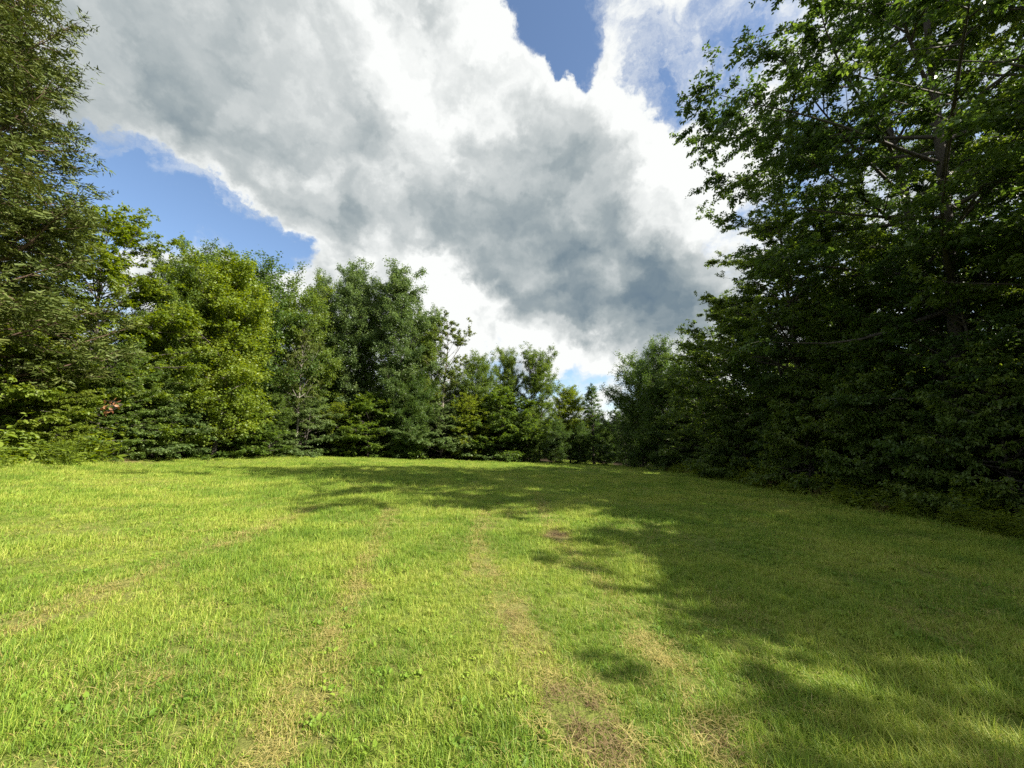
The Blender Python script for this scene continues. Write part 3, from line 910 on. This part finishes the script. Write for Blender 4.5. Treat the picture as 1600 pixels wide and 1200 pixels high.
# rust-brown dead leaves caught in the thicket
g = np.random.default_rng(4)
n = 22
p0 = np.array([x_at(165, 15.2, 2.6), 15.2, z_at(15.2, 634)])
base = p0 + g.normal(0, 1, (n, 3)) * np.array([0.22, 0.15, 0.14])
ax = nrm(g.normal(0, 1, (n, 3)) - np.array([0, 0, 1.0])); nn = nrm(g.normal(0, 1, (n, 3))); wd = nrm(np.cross(nn, ax)); nn = np.cross(ax, wd)
l = 0.16 * g.uniform(0.7, 1.2, n)
lv, lf, per = leaf_faces(base, ax, wd, nn, l, l * 0.7, 'leaf')
tw0 = np.repeat(p0[None] + np.array([[0.1, 0.5, 0.1]]), n, 0)
dv = base - tw0; dl = np.linalg.norm(dv, axis=1)
tv, tf = tubes(tw0, nrm(dv), np.zeros(n), dl, np.full(n, 0.006), np.full(n, 0.003), 1, 3)
o = thing('dead_branch', 'small spray of rust brown dead leaves in the thicket under the leafy tree', 'branch', tuple(p0))
b_ = link('leaf_spray', mesh_quads('rust_leaves', lv - p0, lf, M['rust'], {'tint': ('FACE', np.repeat(g.random(n), per))}), o)
b_ = link('twig', mesh_quads('rust_twig', tv - p0, tf, M['bark']), o)


# ------------------------------------------------------------------ grass
def grass_material():
    t = NT('grass_blade')
    at = t.n('ShaderNodeAttribute', attribute_name='tint')
    di = t.n('ShaderNodeAttribute', attribute_name='dry', attribute_type='INSTANCER')
    hu = t.n('ShaderNodeAttribute', attribute_name='hue', attribute_type='INSTANCER')
    gr = t.ramp(t.math('ADD', t.math('MULTIPLY', at.outputs['Fac'], 0.6), t.math('MULTIPLY', hu.outputs['Fac'], 0.4)),
                [(0.0, (0.068, 0.140, 0.016)), (0.35, (0.160, 0.262, 0.026)), (0.65, (0.280, 0.360, 0.044)), (1.0, (0.45, 0.445, 0.10))])
    st = t.ramp(at.outputs['Fac'], [(0.0, (0.17, 0.12, 0.035)), (0.5, (0.36, 0.30, 0.090)), (1.0, (0.50, 0.44, 0.17))])
    brown = t.ramp(at.outputs['Fac'], [(0.0, (0.07, 0.042, 0.02)), (0.5, (0.19, 0.13, 0.06)), (1.0, (0.34, 0.26, 0.13))])
    bf = t.n('ShaderNodeMapRange'); t.L.new(di.outputs['Fac'], bf.inputs[0]); bf.inputs[1].default_value = 0.52; bf.inputs[2].default_value = 0.85
    st = t.mixc(bf.outputs[0], st, brown)
    # a blade is straw when its own tint falls under the local dryness
    rv = t.n('ShaderNodeAttribute', attribute_name='rnd')
    fac = t.n('ShaderNodeMapRange'); fac.interpolation_type = 'SMOOTHSTEP'
    t.L.new(t.math('SUBTRACT', di.outputs['Fac'], rv.outputs['Fac']), fac.inputs[0])
    fac.inputs[1].default_value = -0.12; fac.inputs[2].default_value = 0.12
    c = t.mixc(fac.outputs[0], gr, st)
    b = t.n('ShaderNodeBsdfPrincipled')
    t.L.new(c, b.inputs['Base Color']); b.inputs['Roughness'].default_value = 0.55; b.inputs['Specular IOR Level'].default_value = 0.3
    tr = t.n('ShaderNodeBsdfTranslucent')
    hsv = t.n('ShaderNodeHueSaturation'); hsv.inputs['Value'].default_value = 1.35
    t.L.new(c, hsv.inputs['Color']); t.L.new(hsv.outputs[0], tr.inputs[0])
    mx = t.n('ShaderNodeMixShader'); mx.inputs[0].default_value = 0.35
    t.L.new(b.outputs[0], mx.inputs[1]); t.L.new(tr.outputs[0], mx.inputs[2])
    t.L.new(mx.outputs[0], t.out.inputs[0])
    return t.mat


M['grass'] = grass_material()


def tuft(seed, n, h, w, spread, lie):
    """a handful of bent blades, two quads each"""
    g = np.random.default_rng(seed)
    r = spread * np.sqrt(g.random(n)); a = g.uniform(0, 6.28, n)
    B = np.column_stack([r * np.cos(a), r * np.sin(a), np.full(n, -0.006)])
    a2 = g.uniform(0, 6.28, n)
    dirh = np.column_stack([np.cos(a2), np.sin(a2), 0 * a2])
    l = h * g.uniform(0.45, 1.15, n)
    le = np.clip(g.normal(lie, 0.28, n), 0.02, 1.35)       # lean from the vertical
    le2 = np.clip(le + g.uniform(0.1, 0.75, n), 0, 1.65)
    up = np.array([0, 0, 1.0])
    d1 = up * np.cos(le)[:, None] + dirh * np.sin(le)[:, None]
    d2 = up * np.cos(le2)[:, None] + dirh * np.sin(le2)[:, None]
    side = np.column_stack([-np.sin(a2), np.cos(a2), 0 * a2])
    tw = g.normal(0, 0.5, n)[:, None]
    side = nrm(side + dirh * tw)
    ww = w * g.uniform(0.6, 1.3, n)[:, None]
    m1 = B + d1 * (l * 0.55)[:, None]; tp = m1 + d2 * (l * 0.45)[:, None]
    Vv = np.stack([B - side * ww * 0.5, B + side * ww * 0.5, m1 - side * ww * 0.42, m1 + side * ww * 0.42, tp - side * ww * 0.07, tp + side * ww * 0.07], 1).reshape(-1, 3)
    o = np.arange(n)[:, None] * 6
    Ff = np.concatenate([o + np.array([[0, 1, 3, 2]]), o + np.array([[2, 3, 5, 4]])], 1).reshape(-1, 4)
    return Vv, Ff, np.repeat(np.clip(g.normal(0.5, 0.22, n), 0, 1), 2), np.repeat(g.random(n), 2)


tuft_col = bpy.data.collections.new('grass_tufts')
specs = [(26, 0.075, 0.0045, 0.055, 0.45), (24, 0.095, 0.0045, 0.055, 0.35), (26, 0.060, 0.005, 0.06, 0.75), (22, 0.12, 0.0045, 0.05, 0.4),
         (26, 0.070, 0.0040, 0.065, 1.05), (14, 0.16, 0.005, 0.05, 0.35)]
for q, (n, h, w, sp, lie) in enumerate(specs):
    vv, ff, tt, rn = tuft(200 + q, n, h, w, sp, lie)
    if q in (1, 3, 5): rn = 0.42 + 0.58 * rn
    o = bpy.data.objects.new('tuft_%d' % q, mesh_quads('tuft_%d' % q, vv, ff, M['grass'], {'tint': ('FACE', tt), 'rnd': ('FACE', rn)}))
    tuft_col.objects.link(o)

# a flat rosette of broad leaves and a scatter of dry clippings
g = np.random.default_rng(61)
n = 16
a = g.uniform(0, 6.28, n); ax = nrm(np.stack([np.cos(a), np.sin(a), g.uniform(0.15, 0.9, n)], -1)); nn = nrm(UPV + g.normal(0, 0.3, (n, 3))); wd = nrm(np.cross(nn, ax)); nn = np.cross(ax, wd)
l = g.uniform(0.02, 0.055, n)
vv, ff, per = leaf_faces(np.column_stack([g.normal(0, 0.03, (n, 2)), g.uniform(0.0, 0.03, n)]), ax, wd, nn, l, l * 0.6, 'leaf')
tuft_col.objects.link(bpy.data.objects.new('tuft_6', mesh_quads('tuft_6', vv, ff, M['grass'], {'tint': ('FACE', np.repeat(g.uniform(0.1, 0.5, n), per)), 'rnd': ('FACE', np.full(n * per, 1.0))})))
vv, ff, tt, rn = tuft(231, 22, 0.10, 0.004, 0.08, 1.4)
vv[:, 2] += 0.03
tuft_col.objects.link(bpy.data.objects.new('tuft_7', mesh_quads('tuft_7', vv, ff, M['grass'], {'tint': ('FACE', np.clip(tt + 0.2, 0, 1)), 'rnd': ('FACE', rn * 0.25)})))
g = np.random.default_rng(77)
PX, PY, SC = [], [], []
for r0_, r1_, dens, sc in ((0.6, 4.0, 560, 0.9), (4.0, 8.0, 320, 1.0), (8.0, 15.0, 150, 1.25), (15.0, 28.0, 60, 1.65), (28.0, 76.0, 22, 2.1)):
    n = int(math.pi * (r1_ ** 2 - r0_ ** 2) * dens * 0.40)
    rr = np.sqrt(g.uniform(r0_ ** 2, r1_ ** 2, n)); aa = g.uniform(-0.40 * math.pi, 0.40 * math.pi, n)
    PX.append(rr * np.sin(aa)); PY.append(rr * np.cos(aa)); SC.append(np.full(n, sc))
px, py, sc = np.concatenate(PX), np.concatenate(PY), np.concatenate(SC)
dd = poly_dist(px, py, FIELD) * np.where(in_poly(px, py, FIELD), 1, -1)
ok = dd > -0.7 - 0.8 * g.random(len(px))
px, py, sc, dd = px[ok], py[ok], sc[ok], dd[ok]
dr = dryness(px, py)
# worn thatch is thinner
ok = g.random(len(px)) > np.clip(dr - 0.75, 0, 0.75) * 0.75
px, py, sc, dd, dr = px[ok], py[ok], sc[ok], dd[ok], dr[ok]
n = len(px)
lush = fbm(px * 0.55 + 31, py * 0.55 + 7)
vid = np.zeros(n, int)
u_ = g.random(n) + (lush - 0.5) * 0.9 - dr * 0.35
vid = np.select([u_ < 0.05, u_ < 0.22, u_ < 0.52, u_ < 0.82, u_ < 1.0], [4, 2, 0, 1, 3], 3)
vid = np.where(g.random(n) < 0.012, 5, vid)
vid = np.where(g.random(n) < 0.07 * np.clip(fbm(px * 0.8 + 90, py * 0.8) * 2 - 0.8, 0, 1), 6, vid)
vid = np.where(g.random(n) < 0.03 + 0.06 * dr, 7, vid)
vid = np.where(dr > 0.8, np.select([g.random(n) < 0.45, g.random(n) < 0.6], [4, 7], 2), vid)
tall = 1 + np.clip(-dd + 0.45, 0, 1.2) * 2.6 * fbm(px * 1.1 + 4, py * 1.1)            # uncut towards the edges
scl = sc * g.uniform(0.75, 1.25, n) * (0.55 + 0.95 * lush)
hgt = 0.86 * scl * tall / np.maximum(1.0, sc * 0.62)
me = bpy.data.meshes.new('grass_points')
me.vertices.add(n)
me.vertices.foreach_set('co', np.column_stack([px, py, ground_z(px, py)]).astype(np.float32).ravel())
for nm, arr, ty in (('dry', np.clip(dr * 0.62, 0, 1), 'FLOAT'), ('hue', np.clip(0.5 + (fbm(px * 1.3 + 60, py * 1.3) - 0.5) * 2.2 + (fbm(px * 0.3 + 20, py * 0.3) - 0.5) * 1.2 + g.normal(0, 0.15, n), 0, 1), 'FLOAT'), ('vid', vid.astype(np.int32), 'INT')):
    a = me.attributes.new(nm, ty, 'POINT'); a.data.foreach_set('value', arr.astype(np.float32) if ty == 'FLOAT' else arr)
a = me.attributes.new('rot', 'FLOAT_VECTOR', 'POINT')
a.data.foreach_set('vector', np.column_stack([g.normal(0, 0.06, n), g.normal(0, 0.06, n), g.uniform(0, 6.28, n)]).astype(np.float32).ravel())
a = me.attributes.new('scl', 'FLOAT_VECTOR', 'POINT')
a.data.foreach_set('vector', np.column_stack([scl, scl, hgt]).astype(np.float32).ravel())
me.materials.append(M['grass'])
grass = link('grass', me)
grass['kind'] = 'stuff'
grass['label'] = 'short sunlit and shaded mown grass covering the field'
grass['category'] = 'grass'
ng = bpy.data.node_groups.new('grass_scatter', 'GeometryNodeTree')
ng.interface.new_socket('Geometry', in_out='INPUT', socket_type='NodeSocketGeometry')
ng.interface.new_socket('Geometry', in_out='OUTPUT', socket_type='NodeSocketGeometry')
GN, GL = ng.nodes, ng.links
gi, go = GN.new('NodeGroupInput'), GN.new('NodeGroupOutput')
ci = GN.new('GeometryNodeCollectionInfo'); ci.inputs['Collection'].default_value = tuft_col
ci.inputs['Separate Children'].default_value = True; ci.inputs['Reset Children'].default_value = True
iop = GN.new('GeometryNodeInstanceOnPoints')
iop.inputs['Pick Instance'].default_value = True


def named(nm, ty):
    x = GN.new('GeometryNodeInputNamedAttribute'); x.data_type = ty; x.inputs['Name'].default_value = nm
    return x.outputs['Attribute']


e2r = GN.new('FunctionNodeEulerToRotation')
GL.new(named('rot', 'FLOAT_VECTOR'), e2r.inputs[0])
GL.new(gi.outputs[0], iop.inputs['Points'])
GL.new(ci.outputs[0], iop.inputs['Instance'])
GL.new(named('vid', 'INT'), iop.inputs['Instance Index'])
GL.new(e2r.outputs[0], iop.inputs['Rotation'])
GL.new(named('scl', 'FLOAT_VECTOR'), iop.inputs['Scale'])
GL.new(iop.outputs[0], go.inputs[0])
md = grass.modifiers.new('scatter', 'NODES')
md.node_group = ng
print('GRASS tufts', n)

# ------------------------------------------------------------------ far-off wood closing the view between the trunks
wood_col = bpy.data.collections.new('far_wood_trees')
for q, k_ in enumerate(('broad_c', 'edge_b')):
    wd_, cr_ = PROTO[k_][:2]
    tcol = bpy.data.collections.new('far_wood_tree_%d' % q)
    for nm, mm in (('crown', cr_), ('trunk', wd_)):
        tcol.objects.link(bpy.data.objects.new('far_wood_' + nm, mm))
    wood_col.children.link(tcol)
g = np.random.default_rng(12)
fp = []
for X in np.arange(-90, 90, 3.6):
    for Y in np.arange(-2, 100, 3.6):
        x = X + g.uniform(-1.2, 1.2); y = Y + g.uniform(-1.2, 1.2)
        d = float(poly_dist(np.array([x]), np.array([y]), FIELD)[0]) * (1 if in_poly(np.array([x]), np.array([y]), FIELD)[0] else -1)
        if -26 < d < -13: fp.append((x, y))
fp = np.array(fp)
n = len(fp)
me = bpy.data.meshes.new('far_wood_points')
me.vertices.add(n)
me.vertices.foreach_set('co', np.column_stack([fp[:, 0], fp[:, 1], ground_z(fp[:, 0], fp[:, 1])]).astype(np.float32).ravel())
a = me.attributes.new('vid', 'INT', 'POINT'); a.data.foreach_set('value', g.integers(0, 2, n).astype(np.int32))
a = me.attributes.new('rot', 'FLOAT_VECTOR', 'POINT'); a.data.foreach_set('vector', np.column_stack([0 * fp[:, 0], 0 * fp[:, 0], g.uniform(0, 6.28, n)]).astype(np.float32).ravel())
a = me.attributes.new('scl', 'FLOAT_VECTOR', 'POINT'); ss = g.uniform(0.55, 0.72, n); a.data.foreach_set('vector', np.column_stack([ss * 1.3, ss * 1.3, ss]).astype(np.float32).ravel())
far_wood = link('far_wood', me)
far_wood['kind'] = 'stuff'; far_wood['label'] = 'dark mass of woodland deep behind the trees around the field'; far_wood['category'] = 'woodland'
ng2 = ng.copy()
for nd in ng2.nodes:
    if nd.bl_idname == 'GeometryNodeCollectionInfo': nd.inputs['Collection'].default_value = wood_col
far_wood.modifiers.new('scatter', 'NODES').node_group = ng2
tot = sum(len(m_.polygons) * 2 for m_ in bpy.data.meshes)
print('TRIS', tot)
